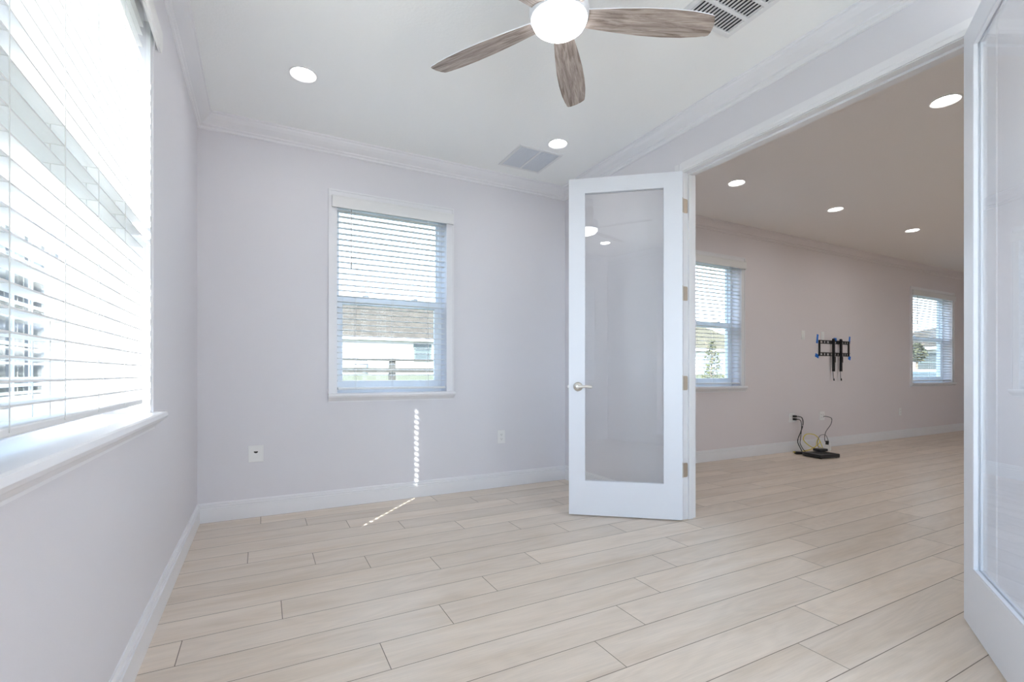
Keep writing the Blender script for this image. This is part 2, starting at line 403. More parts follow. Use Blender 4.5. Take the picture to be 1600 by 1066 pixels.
# ------------------------------------------------------------------ windows (local: x along wall, y = out of the room, z up)
def add_window(name, loc, rz, width, label, mull=False, depth=WT, h0=None, cw=0.064, horn=None):
    horn = cw+.004 if horn is None else horn
    r = struct_empty(name, loc, label, 'window', rz)
    h0 = WZ0 if h0 is None else h0; h1 = WZ1; wd = width
    # casing on the room side (y<0)
    m = MB(); t = 0.013
    m.box(-cw, 0.0, -t, 0, h0, h1+cw); m.box(wd, wd+cw, -t, 0, h0, h1+cw); m.box(0, wd, -t, 0, h1, h1+cw)
    # raised back band at the outer edge
    m.box(-cw, -cw+.012, -t-.006, -t, h0, h1+cw); m.box(wd+cw-.012, wd+cw, -t-.006, -t, h0, h1+cw); m.box(-cw+.012, wd+cw-.012, -t-.006, -t, h1+cw-.012, h1+cw)
    m.build('casing', 'trim', r)
    m = MB()
    m.prism([(-.052, h0-.016), (-.055, h0-.008), (-.052, h0+.006), (-.046, h0+.010), (depth-.085, h0+.010), (depth-.085, h0-.016)], 'x', 0, wd)
    m.prism([(-.052, h0-.016), (-.055, h0-.008), (-.052, h0+.006), (-.046, h0+.010), (0, h0+.010), (0, h0-.016)], 'x', -horn, 0)
    m.prism([(-.052, h0-.016), (-.055, h0-.008), (-.052, h0+.006), (-.046, h0+.010), (0, h0+.010), (0, h0-.016)], 'x', wd, wd+horn)
    m.build('sill', 'trim', r)
    MB().prism([(0, h0-.016), (-.046, h0-.016), (-.044, h0-.022), (-.030, h0-.032), (-.016, h0-.046), (-.010, h0-.052), (-.010, h0-.060), (0, h0-.060)], 'x', -horn+.002, wd+horn-.002).build('apron', 'trim', r)
    # vinyl frame and sashes
    f = 0.026; y0, y1 = depth-.085, depth-.005
    cells = [(0, wd)] if not mull else [(0, wd/2-.02), (wd/2+.02, wd)]
    m = MB()
    if mull: m.box(wd/2-.02, wd/2+.02, y0, y1, h0+.01, h1)
    zm0, zm1 = 1.590, 1.655
    for a, b in cells:
        m.box(a, a+f, y0, y1, h0+.01, h1); m.box(b-f, b, y0, y1, h0+.01, h1); m.box(a+f, b-f, y0, y1, h1-.035, h1); m.box(a+f, b-f, y0, y1, h0+.01, h0+.045)
    m.build('frame', 'vinyl', r)
    for a, b in cells:
        s = 0.034
        ms = MB(); ly0, ly1 = y0+.008, y0+.034
        ms.box(a+f, a+f+s, ly0, ly1, h0+.045, zm1); ms.box(b-f-s, b-f, ly0, ly1, h0+.045, zm1)
        ms.box(a+f+s, b-f-s, ly0, ly1, h0+.045, h0+.105); ms.box(a+f+s, b-f-s, ly0-.006, ly1, zm0, zm1)
        so = ms.build('lower_sash', 'vinyl', r)
        MB().box(a+f+s, b-f-s, ly0+.010, ly0+.016, h0+.105, zm0).build('pane', 'winglass', so)
        lk = MB()
        for q in (0.27, 0.73):
            xx = a+(b-a)*q; lk.box(xx-.026, xx+.026, ly0-.012, ly0+.02, zm1, zm1+.010); lk.box(xx-.008, xx+.02, ly0-.02, ly0-.006, zm1+.006, zm1+.015)
        lk.build('sash_lock', 'vinyl', so)
        us = MB(); uy0, uy1 = y0+.038, y0+.064
        us.box(a+f, a+f+.012, uy0, uy1, zm0, h1-.035); us.box(b-f-.012, b-f, uy0, uy1, zm0, h1-.035); us.box(a+f+.012, b-f-.012, uy0, uy1, zm0, zm0+.045); us.box(a+f+.012, b-f-.012, uy0, uy1, h1-.05, h1-.035)
        uo = us.build('upper_sash', 'vinyl', r)
        MB().box(a+f+.012, b-f-.012, uy0+.010, uy0+.016, zm0+.045, h1-.05).build('pane', 'winglass', uo)
    return r
w2 = add_window('window_2', (W2[0], YB, 0), 0, W2[1]-W2[0], 'single-hung window in the back wall of the empty room')
w3 = add_window('window_3', (W3[0], YB, 0), 0, W3[1]-W3[0], 'window of the room beyond, partly hidden by the open left door')
w4 = add_window('window_4', (W4[0], YB, 0), 0, W4[1]-W4[0], 'far window of the room beyond, near the open right door')
# left wall: local x -> world +y means rotate +90deg: local y -> -x (out of the room)
w1 = add_window('window_1', (XL, LW[0], 0), PI/2, LW[1]-LW[0], 'large window in the left wall', mull=True, cw=.030, horn=.105)
# rear wall: outward is -y
w5 = add_window('fill_window_rear', (RW[1], YREAR, 0), PI, RW[1]-RW[0], 'added unseen tall window behind the viewpoint, lets in fill light', mull=True, h0=0.16)

w6 = add_window('fill_window_far', (FW[1], YFAR, 0), PI, FW[1]-FW[0], 'added unseen wide window in the front wall, lighting the room beyond', mull=True)

# ------------------------------------------------------------------ venetian blinds
def add_blind(loc, rz, width, label, cords, tilt=0.0, z_low=0.912, wand_x=None, gap=(0.006, 0.006), pitch=0.0443):
    r = thing('venetian_blind', label, 'blind', loc, rz)
    yc = 0.027; a, b = gap[0], width-gap[1]
    ztop = WZ1-.055
    # valance in front of the casing with returns
    v = MB(); va, vb = -.040, width+.055
    prof = [(-.040, 2.308), (-.044, 2.324), (-.044, 2.386), (-.038, 2.397), (-.030, 2.400), (-.030, 2.308)]
    v.prism(prof, 'x', va, vb)
    v.box(va, va+.008, -.030, -.0195, 2.308, 2.396); v.box(vb-.008, vb, -.030, -.0195, 2.308, 2.396)
    v.build('valance', 'slat', r)
    MB().box(a, b, yc-.028, yc+.028, ztop, WZ1-.002).build('headrail', 'slat', r)
    s = MB()
    z = ztop-.030; zs = []
    while z > z_low+.03: zs.append(z); z -= pitch
    for z in zs:
        top = []; bot = []
        for i in range(5):
            u = -1+i*.5; d = u*.025; h = .0022*(1-u*u)
            cy, sy = math.cos(tilt), math.sin(tilt)
            top.append((yc+d*cy-(h+.0020)*sy, z+d*sy+(h+.0020)*cy)); bot.append((yc+d*cy-(h-.0020)*sy, z+d*sy+(h-.0020)*cy))
        s.prism(top+bot[::-1], 'x', a, b)
    s.build('slats', 'slat', r)
    MB().box(a, b, yc-.026, yc+.026, z_low-.009, z_low+.010).bevel(.004).build('bottom_rail', 'slat', r)
    for x in cords:
        c = MB(); c.smooth = False
        for yy in (yc-.0275, yc+.0275):
            c.tube([(x, yy, ztop), (x, yy, z_low)], .0011, 5)
        for z in zs: c.tube([(x-.004, yc-.027, z-.003), (x-.004, yc+.027, z-.003)], .0007, 4)
        c.tube([(x+.006, yc, ztop), (x+.006, yc, z_low)], .0011, 5)
        c.build('ladder_cord', 'cord', r)
    if wand_x is not None:
        wn = MB(); wn.tube([(wand_x, yc-.036, ztop+.01), (wand_x, yc-.037, 1.88)], .0042, 8); wn.tube([(wand_x, yc-.037, 1.90), (wand_x, yc-.037, 1.85)], .006, 8)
        wn.build('tilt_wand', 'wand', r)
    return r
add_blind((W2[0], YB, 0), 0, W2[1]-W2[0], 'white venetian blind on the window in the back wall', (.14, .432, .73), wand_x=.105)
add_blind((W3[0], YB, 0), 0, W3[1]-W3[0], 'white venetian blind on the window beside the open left door', (.14, .432, .73))
add_blind((W4[0], YB, 0), 0, W4[1]-W4[0], 'white venetian blind on the far window past the black bracket', (.20, .70, 1.20), wand_x=.16)
add_blind((XL, LW[0], 0), PI/2, LW[1]-LW[0], 'large white venetian blind on the left wall window', [c-LW[0] for c in (.06, .33, .60, .88, 1.16, 1.43, 1.68, 1.965)], z_low=.925, gap=(.006, .052))

# ------------------------------------------------------------------ french doors
DW, DH, DT = 0.79, 2.428, 0.036
def add_door(name, pin, ang, side, label, hinge_face, lever=True):
    r = struct_empty(name, (pin[0], pin[1], 0), label, 'door', ang)
    y0, y1 = (0, DT) if side > 0 else (-DT, 0)
    x0, x1 = 0.004, DW; zb, zt = 0.010, 0.010+DH
    gl, gr, gb, gt = x0+.118, x1-.108, 0.250, 2.338
    m = MB()
    m.box(x0, gl, y0, y1, zb, zt); m.box(gr, x1, y0, y1, zb, zt); m.box(gl, gr, y0, y1, zb, gb); m.box(gl, gr, y0, y1, gt, zt)
    m.build('door_frame', 'door', r)
    ym = (y0+y1)/2
    MB().box(gl-.002, gr+.002, ym-.003, ym+.003, gb-.002, gt+.002).build('glass_pane', 'doorglass', r)
    b = MB(); k = .011; t = .007
    for ya, yb in ((y0+.001, ym-.004), (ym+.004, y1-.001)):
        b.box(gl, gl+t, ya, yb, gb, gt); b.box(gr-t, gr, ya, yb, gb, gt); b.box(gl+t, gr-t, ya, yb, gb, gb+t); b.box(gl+t, gr-t, ya, yb, gt-t, gt)
    b.build('glazing_bead', 'door', r)
    hz = 0.935; hxp = x1-.066
    for sg, yf in (((1, y1), (-1, y0)) if lever else ()):
        mt = Matrix.Translation((hxp, yf, hz)) @ Matrix.Rotation(-sg*PI/2, 4, 'X')
        ro = MB().lathe([(0, 0), (.033, 0), (.033, .006), (.029, .011), (.018, .014), (.0135, .016), (.0135, .046), (.016, .052), (.012, .060), (0, .062)], n=28, mat=mt).build('handle_rose', 'nickel', r)
        lv = MB(); yy = yf+sg*.052
        lv.tube([(hxp+.004, yy, hz), (hxp-.02, yy, hz+.001), (hxp-.055, yy+sg*.004, hz+.002), (hxp-.080, yy+sg*.003, hz-.001), (hxp-.096, yy-sg*.006, hz-.002)], [.0105, .010, .0085, .008, .0085], 10)
        lv.build('lever', 'nickel', ro)
    lp = MB(); lp.box(x1, x1+.0015, ym-.013, ym+.013, hz-.03, hz+.03)
    lp.box(x1+.001, x1+.010, ym-.007, ym+.007, hz-.008, hz+.008)
    lp.build('latch_plate', 'nickel', r)
    inv = (Matrix.Translation((pin[0], pin[1], 0)) @ Matrix.Rotation(ang, 4, 'Z')).inverted()
    for z in (2.212, 1.594, 0.963, 0.349):
        h = MB()
        fy0, fy1 = hinge_face
        # leaf on the jamb (world coordinates turned into the door's own)
        pts = [(XR+.004+.038*q, z-.05+.1*p) for q, p in ((0,0),(.75,0),(.93,.03),(1,.1),(1,.9),(.93,.97),(.75,1),(0,1))]
        h.prism(pts, 'y', min(fy0, fy1), max(fy0, fy1), mat=inv)
        h.tube([(0, 0, z-.05), (0, 0, z+.05)], .0065, 10); h.tube([(0, 0, z+.05), (0, 0, z+.056)], .0045, 8)
        h.box(.0, .034, -.001 if side > 0 else -.030, .030 if side > 0 else .001, z-.05, z+.05) if False else None
        ho = h.build('hinge', 'hinge', r)
        sc = MB()
        for dx, dz in ((.012, .035), (.028, .012), (.012, -.012), (.028, -.035)):
            yy = fy1
            sc.lathe([(0, .0012), (.003, .0010), (.0042, 0)], n=10, mat=inv @ Matrix.Translation((XR+.004+dx, yy, z+dz)) @ Matrix.Rotation(PI/2 if fy1 < fy0 else -PI/2, 4, 'X'))
        sc.build('screw', 'hinge', ho)
    return r
add_door('door_1', (2.614, 2.427), math.radians(141.5), 1, 'open white glass door with lever handle, hinged at the left of the opening', (OY1, OY1-.002))
add_door('door_2', (2.619, 0.871), math.radians(211.5), -1, 'open white glass door cut off by the right picture edge', (OY0, OY0+.002), False)

# ------------------------------------------------------------------ ceiling fan
FX, FY = 1.104, 1.689
fan = thing('ceiling_fan', 'white ceiling fan with five weathered wood blades and a lit globe', 'ceiling fan', (FX, FY, ZC))
MB().lathe([(0, 0), (.072, 0), (.072, -.012), (.060, -.040), (.030, -.058), (0, -.060)]).build('ceiling_canopy', 'fanwhite', fan)
MB().tube([(0, 0, -.05), (0, 0, -.20)], .013, 14).build('downrod', 'fanwhite', fan)
MB().lathe([(0, -.180), (.030, -.182), (.070, -.195), (.112, -.215), (.120, -.235), (.121, -.262), (.125, -.266), (.125, -.288), (.122, -.300), (.118, -.306), (0, -.304)], n=48).build('motor_housing', 'fanwhite', fan)
MB().lathe([(0.117, -.302), (.116, -.310), (.107, -.328), (.088, -.343), (.058, -.354), (.028, -.359), (0, -.360)], n=48).build('globe', 'globe', fan)
def blade_mb():
    bm = MB(); prof = [(.118, .043), (.16, .047), (.25, .056), (.36, .064), (.46, .066), (.55, .063), (.62, .055), (.645, .050)]
    t = .005
    up, lo = [], []
    L = [(x, -h) for x, h in prof]; R = [(x, h) for x, h in prof]
    tip = [(.652, -.047), (.662, -.030), (.671, .0), (.672, .030), (.668, .044), (.655, .050)]
    out = L+tip+R[::-1]
    bm.prism(out, 'z', -t/2, t/2)
    return bm
for i in range(5):
    a = -0.403+i*2*PI/5
    b = blade_mb(); o = b.build('fan_blade', 'blade', fan)
    o.location = (0, 0, 2.526-ZC); o.rotation_euler = (Matrix.Rotation(a, 4, 'Z') @ Matrix.Rotation(math.radians(-11), 4, 'X')).to_euler()
    o.data.materials.append(M['fanwhite'])
    for p in o.data.polygons:
        if abs(p.normal.z) < .5: p.material_index = 1
    arm = MB(); arm.prism([(.10, -.030), (.17, -.022), (.19, 0), (.17, .022), (.10, .030)], 'z', .0026, .008)
    arm.build('blade_arm', 'fanwhite', o)

# ------------------------------------------------------------------ recessed downlights
def can_light(x, y, label, group, watts, rad=.078):
    r = thing('recessed_downlight', label, 'ceiling light', (x, y, ZC), 0, group)
    MB().lathe([(rad*.79, -.0005), (rad*.84, -.004), (rad*.95, -.0075), (rad, -.006), (rad*1.01, 0)], n=40).build('trim_ring', 'canring', r)
    MB().lathe([(0, -.0012), (rad*.80, -.0012)], n=40).build('lens', 'can', r)
    ld = bpy.data.lights.new('downlight_bulb', 'AREA'); ld.shape = 'DISK'; ld.size = rad*1.6; ld.energy = watts; ld.spread = math.radians(172); ld.color = (1.0, 0.985, 0.97)
    lo = bpy.data.objects.new('downlight_bulb', ld); C.objects.link(lo); lo.parent = r; lo.location = (0, 0, -.003)
    return r
can_light(.217, 3.110, 'lit round downlight in the ceiling corner above the left window wall', 'downlights in the room ceiling', CAN_W)
can_light(2.035, 3.132, 'lit round downlight in the ceiling beside the square grey grille', 'downlights in the room ceiling', CAN_W)
can_light(.217, .26, 'lit round downlight behind the fan on the window side', 'downlights in the room ceiling', CAN_W)
can_light(2.035, .26, 'lit round downlight behind the fan on the door side', 'downlights in the room ceiling', CAN_W)
can_light(3.941, 3.005, 'lit downlight beyond the opening, nearest the open left door', 'downlights in the room beyond', CAN_FAR_W)
can_light(5.530, 2.990, 'lit downlight beyond the opening, second of the far row of three', 'downlights in the room beyond', CAN_FAR_W)
can_light(7.193, 2.985, 'lit downlight beyond the opening, last of the far row of three', 'downlights in the room beyond', CAN_FAR_W)
can_light(3.967, 1.467, 'large lit downlight beyond the opening, close to the open right door', 'downlights in the room beyond', CAN_FAR_W, .083)

can_light(5.53, 1.467, 'lit downlight beyond the opening, hidden behind the open right door', 'downlights in the room beyond', CAN_FAR_W)
can_light(7.19, 1.467, 'lit downlight beyond the opening, deep behind the open right door', 'downlights in the room beyond', CAN_FAR_W)

# ------------------------------------------------------------------ ceiling vents
g = thing('return_grille', 'square ceiling grille with two grey mesh panels beside a downlight', 'air vent', (1.984, 3.476, ZC))
q = .198
m = MB(); m.box(-q, q, -q, -q+.022, -.007, 0); m.box(-q, q, q-.022, q, -.007, 0); m.box(-q, -q+.022, -q+.022, q-.022, -.007, 0); m.box(q-.022, q, -q+.022, q-.022, -.007, 0); m.box(-.008, .008, -q+.022, q-.022, -.007, 0)
m.build('grille_frame', 'vent', g)
m = MB()
for sx in (-1, 1):
    xa, xb = (-q+.022, -.008) if sx < 0 else (.008, q-.022)
    n = 26
    for i in range(n):
        y = -q+.022+(2*q-.044)*(i+.5)/n
        m.box(xa, xb, y-.0042, y+.0042, -.004, -.0012)
m.build('louvers', 'ventfilter', g)
MB().box(-q+.01, q-.01, -q+.01, q-.01, -.001, -.0002).build('backing', 'ventfilter', g)

g = thing('supply_register', 'ceiling register with dark slots near the crown moulding and fan blade', 'air vent', (2.010, 1.545, ZC))
q = .180
m = MB(); fw = .028
m.box(-q, q, -q, -q+fw, -.009, 0); m.box(-q, q, q-fw, q, -.009, 0); m.box(-q, -q+fw, -q+fw, q-fw, -.009, 0); m.box(q-fw, q, -q+fw, q-fw, -.009, 0)
for yb in (.045, -.060): m.box(-q+fw, q-fw, yb-.010, yb+.010, -.009, 0)
m.build('register_frame', 'vent', g)
m = MB()
n = 14
for i in range(n):
    x = -q+fw+(2*q-2*fw)*(i+.5)/n
    sg = 1 if i < n/2 else 1
    for ya, yb in ((-q+fw, -.070), (-.050, .035), (.055, q-fw)):
        m.prism([(x-.0098, -.0088), (x-.0055, -.0088), (x+.0100, -.0016), (x+.0058, -.0016)], 'y', ya, yb)
m.build('louvers', 'vent', g)
MB().box(-q+.02, q-.02, -q+.02, q-.02, -.0012, -.0003).build('duct_backing', 'duct', g)

# ------------------------------------------------------------------ wall plates
def plate(name, x, z, w_, h_, label, cat, face='duplex', group=None):
    r = thing(name, label, cat, (x, YB, z), 0, group)
    m = MB(); m.box(-w_/2, w_/2, -.006, 0, -h_/2, h_/2).bevel(.0022, 2); m.build('cover_plate', 'plate', r)
    n = 2 if w_ > .1 else 1
    for i in range(n):
        cx = 0 if n == 1 else (-.023 if i == 0 else .023)
        if face == 'duplex':
            for dz in (.0195, -.0195):
                rc = MB(); rc.box(cx-.0165, cx+.0165, -.0085, -.005, dz-.0145, dz+.0145).bevel(.003, 2); ro = rc.build('receptacle', 'plate', r)
                sl = MB(); sl.box(cx-.0075, cx-.0055, -.0092, -.0084, dz-.003, dz+.006); sl.box(cx+.0055, cx+.0075, -.0092, -.0084, dz-.003, dz+.006)
                sl.lathe([(0, 0), (.0022, 0), (.0022, .0008), (0, .0008)], n=10, mat=Matrix.Translation((cx, -.0084, dz-.008)) @ Matrix.Rotation(PI/2, 4, 'X'))
                sl.build('slot', 'slot', ro)
        elif face == 'rocker':
            MB().box(cx-.0165, cx+.0165, -.009, -.005, -.034, .034).bevel(.002, 2).build('receptacle', 'plate', r)
    return r
p = plate('cable_plate', -.041, .453, .096, .118, 'white wall plate with a dark cable hole low on the back wall', 'wall plate', 'none')
MB().prism([(-.014, .012), (-.012, .017), (.012, .017), (.014, .012), (.004, .002), (-.004, .002)], 'y', -.0072, -.0055).build('cable_hole', 'slot', p)
MB().prism([(-.020, .004), (.020, .004), (.012, -.044), (-.012, -.044)], 'y', -.008, -.0056).build('hood', 'plate', p)
plate('power_outlet', 1.928, .455, .074, .120, 'white wall outlet low on the back wall near the open left door', 'power outlet')
plate('power_outlet', 6.215, .445, .118, .120, 'white wall outlet with two black plugs in it', 'power outlet')
plate('power_outlet', 6.897, .442, .118, .120, 'white wall outlet with a thin grey cable, below the black bracket', 'power outlet')
plate('power_outlet', 9.016, .421, .074, .120, 'white wall outlet below the far window', 'power outlet')
plate('wall_switch', 6.463, 1.551, .074, .118, 'white wall plate to the left of the black bracket', 'wall plate', 'rocker')
plate('wall_switch', 6.912, 1.551, .074, .122, 'white wall plate just above the black bracket', 'wall plate', 'rocker')

# ------------------------------------------------------------------ TV wall bracket
tv = thing('tv_wall_bracket', 'black metal television wall bracket with two hanging straps', 'wall bracket', (7.19, YB, 1.385))
xw = .375
for zz in (.085, -.085):
    m = MB()
    m.box(-xw, xw, -.010, -.002, zz-.024, zz-.014); m.box(-xw, xw, -.010, -.002, zz+.014, zz+.024); m.box(-xw, xw, -.022, -.010, zz+.020, zz+.024)
    for xx in (-xw+.012, -.27, -.20, -.11, -.04, .06, .13, .24, .30, xw-.012): m.box(xx-.012, xx+.012, -.009, -.003, zz-.014, zz+.014)
    m.build('rail', 'black', tv)
for xx in (-xw, xw-.03):
    MB().box(xx, xx+.03, -.012, -.002, -.109, .109).build('end_plate', 'black', tv)
for xx, zl in ((-.082, -.325), (.100, -.325)):
    m = MB(); m.box(xx-.009, xx+.009, -.050, -.024, zl, .135); m.box(xx-.012, xx+.012, -.055, -.050, zl, .125); m.box(xx-.012, xx+.012, -.030, -.012, .060, .110); m.box(xx-.014, xx+.018, -.060, -.030, -.20, -.12)
    a = m.build('arm', 'black', tv)
    s = MB(); s.tube(bez([(xx-.012, -.045, -.10), (xx-.030, -.048, -.20), (xx-.028, -.046, -.32), (xx-.014, -.045, -.42), (xx-.004, -.046, -.450)]), .0035, 6); s.tube([(xx-.006, -.046, -.425), (xx, -.046, -.455)], .008, 8)
    s.build('pull_strap', 'strap', a)
def tape(x, z, w_, h_, rot, label):
    o = MB().box(-w_/2, w_/2, -.0012, 0, -h_/2, h_/2).build('painter_tape', 'tape')
    o.location = (x, YB-.0005, z); o.rotation_euler = (0, rot, 0)
    tag(o, label, 'tape', 'blue tape around the bracket')
tape(6.790, 1.510, .040, .125, .15, 'strip of blue tape at the upper left of the black bracket')
tape(6.782, 1.275, .085, .050, .35, 'piece of blue tape at the lower left of the black bracket')
tape(7.215, 1.508, .080, .055, .0, 'piece of blue tape between the tops of the bracket arms')
tape(7.582, 1.515, .035, .105, .12, 'strip of blue tape at the upper right of the black bracket')
tape(7.580, 1.255, .060, .055, .3, 'piece of blue tape at the lower right of the black bracket')

# ------------------------------------------------------------------ network box and cables on the floor
bx = thing('network_box', 'flat black network box on the plank floor below the outlets', 'network box', (6.115, 3.478, 0), math.radians(-10))
MB().box(-.155, .155, -.128, .128, .006, .050).bevel(.006, 2).build('case', 'blackp', bx)
m = MB()
for i in range(10): m.box(-.12+i*.026, -.108+i*.026, -.100, .05, .0498, .0512)
m.build('vent_slots', 'slot', bx)
for sx in (-.12, .12):
    for sy in (-.1, .1): MB().lathe([(0, 0), (.012, 0), (.012, .008), (0, .008)], c=(sx, sy, 0), n=12).build('foot', 'blackp', bx)
md = thing('small_router', 'small black router sitting on top of the flat network box', 'router', (6.25, 3.56, .0512), math.radians(-14))
MB().box(-.07, .07, -.045, .045, 0, .032).bevel(.005, 2).build('case', 'blackp', md)
m = MB()
for i in range(4): m.box(-.05+i*.028, -.032+i*.028, -.0462, -.044, .010, .022)
m.build('port', 'slot', md)
ad = thing('power_adapter', 'white power adapter on the floor against the baseboard', 'power adapter', (6.70, 3.72, 0), math.radians(20))
MB().prism([(-.05, 0), (.06, 0), (.055, .07), (.03, .11), (-.03, .12), (-.05, .09)], 'y', -.03, .03).bevel(.008, 2).build('case', 'plate', ad)
MB().box(-.052, -.030, -.018, .018, .085, .135).build('plug', 'blackp', ad)
br = thing('power_adapter', 'black cord adapter lying on the floor by the black box', 'power adapter', (6.10, 3.70, 0), math.radians(-35))
MB().box(-.085, .085, -.026, .026, .0, .034).bevel(.006, 2).build('case', 'blackp', br)
for k, zz in ((0, .4645), (1, .4255)):
    pl = thing('power_plug', ['black plug in the upper socket of the outlet above the network box', 'black plug in the lower socket of the outlet above the network box'][k], 'plug', (6.238, YB-.009, zz))
    MB().box(-.017, .017, -.040, 0, -.013, .013).bevel(.003, 2).build('plug_body', 'blackp', pl)
    MB().tube([(.0, -.030, 0), (.05+.02*k, -.036, -.004)], [.008, .0045], 8).build('strain_relief', 'blackp', pl)
def cable(name, label, pts, r, mat):
    tag(MB().tube(bez(pts, 60), r, 7).build(name, mat), label, 'cable')
cable('power_cable', 'black power cord dropping from the plugged outlet to the floor adapter', [(6.29, YB-.045, .462), (6.36, YB-.05, .44), (6.375, YB-.055, .36), (6.33, YB-.05, .25), (6.28, YB-.05, .18), (6.27, YB-.05, .12), (6.23, YB-.10, .07), (6.16, 3.735, .02), (6.14, 3.72, .018)], .006, 'blackp')
cable('power_cable', 'second black cord hanging from the lower plug of the same outlet', [(6.31, YB-.045, .42), (6.345, YB-.048, .39), (6.35, YB-.05, .30), (6.315, YB-.06, .18), (6.26, YB-.09, .10), (6.25, 3.74, .012), (6.30, 3.66, .012)], .0045, 'blackp')
cable('network_cable', 'thin grey cable hanging from the outlet under the bracket', [(6.92, YB-.009, .435), (6.97, YB-.03, .43), (7.06, YB-.04, .40), (7.03, YB-.045, .32), (6.90, YB-.05, .22), (6.86, YB-.06, .12), (6.78, 3.78, .07), (6.68, 3.73, .13)], .005, 'greycable')
cable('network_cable', 'yellow network cable looped on the floor beside the black box', [(6.06, 3.72, .02), (6.02, 3.76, .03), (6.12, 3.79, .012), (6.35, 3.74, .04), (6.55, 3.74, .12), (6.52, 3.78, .21), (6.36, 3.80, .23), (6.26, 3.78, .17), (6.34, 3.74, .08), (6.50, 3.70, .03), (6.44, 3.60, .06), (6.33, 3.58, .064)], .0055, 'yellow')
cable('network_cable', 'second yellow network cable arching to the small router', [(6.50, 3.66, .012), (6.56, 3.72, .08), (6.52, 3.74, .17), (6.45, 3.72, .10), (6.40, 3.64, .07), (6.325, 3.57, .066)], .0045, 'yellow')
cable('power_cable', 'thin dark cord arching from the white adapter to the router', [(6.68, 3.70, .10), (6.66, 3.70, .16), (6.60, 3.70, .22), (6.48, 3.70, .21), (6.40, 3.68, .13), (6.34, 3.63, .07), (6.31, 3.585, .068)], .0038, 'greycable')

# ------------------------------------------------------------------ outside: ground
def sstep(a, b, x):
    t = min(1, max(0, (x-a)/(b-a))); return t*t*(3-2*t)
def gz(x, y): return -0.42+1.45*sstep(8, 33, y)
bm = bmesh.new(); N = 48; X0, X1, Y0, Y1 = -50, 80, -40, 90
vs = [[bm.verts.new((X0+(X1-X0)*i/N, Y0+(Y1-Y0)*j/N, gz(0, Y0+(Y1-Y0)*j/N))) for j in range(N+1)] for i in range(N+1)]
for i in range(N):
    for j in range(N): bm.faces.new((vs[i][j], vs[i+1][j], vs[i+1][j+1], vs[i][j+1]))
mb = MB(); mb.bm.free(); mb.bm = bm; mb.smooth = True
tag(mb.build('ground', 'grass'), 'lawn outside the windows', 'lawn', None, 'structure')

# added, unseen: roof keeps sun out of the rear window, pale slab bounces light
struct('bounce_slab', MB().box(-3.0, 2.4, -9.5, YREAR-WT, -.6, -.10), 'bounce', 'added unseen pale slab bouncing sunlight in through the rear window', 'bounce_slab')
pr = struct_empty('sun_block_roof', (0, 0, 0), 'added unseen roof keeping direct sun out of the rear window', 'sun_block')
MB().box(-3.0, 2.55, -3.95, YREAR-WT, 2.90, 3.05).build('roof', 'soffit', pr)
for x in (-2.8, 2.35): MB().box(x-.1, x+.1, -3.9, -3.7, -.10, 2.90).build('post', 'stucco', pr)
# neighbour houses
def hip_house(label, x0, x1, y0, y1, zg, ze, zr, roof, oh=.5):
    r = thing('house', label, 'house', ((x0+x1)/2, (y0+y1)/2, 0))
    cx, cy = (x0+x1)/2, (y0+y1)/2
    hx_, hy_ = (x1-x0)/2, (y1-y0)/2
    MB().box(-hx_, hx_, -hy_, hy_, zg-.6, ze).build('wall', 'stucco', r)
    m = MB(); a, b = hx_+oh, hy_+oh
    if hx_ >= hy_: R = [(-(a-b*.85), 0, zr), (a-b*.85, 0, zr)]
    else: R = [(0, -(b-a*.85), zr), (0, b-a*.85, zr)]
    c = [(-a, -b, ze), (a, -b, ze), (a, b, ze), (-a, b, ze)]
    V = [m.bm.verts.new(p) for p in c+R]
    if hx_ >= hy_: F = ((0,1,5,4), (1,2,5), (2,3,4,5), (3,0,4), (3,2,1,0))
    else: F = ((0,1,4), (1,2,5,4), (2,3,5), (3,0,4,5), (3,2,1,0))
    for f in F: m.bm.faces.new([V[i] for i in f])
    m.build('roof', roof, r)
    m = MB()
    for (p0, p1, q0, q1) in ((-a, a, -b-.03, -b+.03), (-a, a, b-.03, b+.03), (-a-.03, -a+.03, -b, b), (a-.03, a+.03, -b, b)): m.box(p0, p1, q0, q1, ze-.16, ze+.03)
    m.build('fascia', 'soffit', r)
    return r, cx, cy, hx_, hy_
h, cx, cy, hx_, hy_ = hip_house('white house with beige shingle roof across the lawn behind the back window', -4, 16.5, 34, 46, 1.03, 3.50, 7.2, 'roof')
f = MB(); f.box(9.70-cx, 11.02-cx, -hy_-.06, -hy_, 1.9, 3.25); fo = f.build('window', 'teal', h)
MB().box(9.82-cx, 10.90-cx, -hy_-.075, -hy_-.055, 2.0, 2.55).build('pane', 'darkpane', fo); MB().box(9.82-cx, 10.90-cx, -hy_-.075, -hy_-.055, 2.65, 3.15).build('pane', 'darkpane', fo)
h, cx, cy, hx_, hy_ = hip_house('white house with tan roof seen past the window beside the open left door', 27, 41, 29, 39, .8, 3.1, 6.4, 'rooftan')
MB().box(33.0-cx, 36.2-cx, -hy_-.08, -hy_, .6, 2.5).build('garage_door', 'garage', h)
h, cx, cy, hx_, hy_ = hip_house('white house with grey roof seen through the far window', 45, 60, 11, 25, -.2, 3.0, 5.2, 'roof')
f = MB(); f.box(-hx_-.06, -hx_, 17.1-cy, 18.4-cy, 1.2, 2.6); fo = f.build('window', 'teal', h)
MB().box(-hx_-.075, -hx_-.055, 17.2-cy, 18.3-cy, 1.3, 1.85).build('pane', 'darkpane', fo); MB().box(-hx_-.075, -hx_-.055, 17.2-cy, 18.3-cy, 1.95, 2.5).build('pane', 'darkpane', fo)

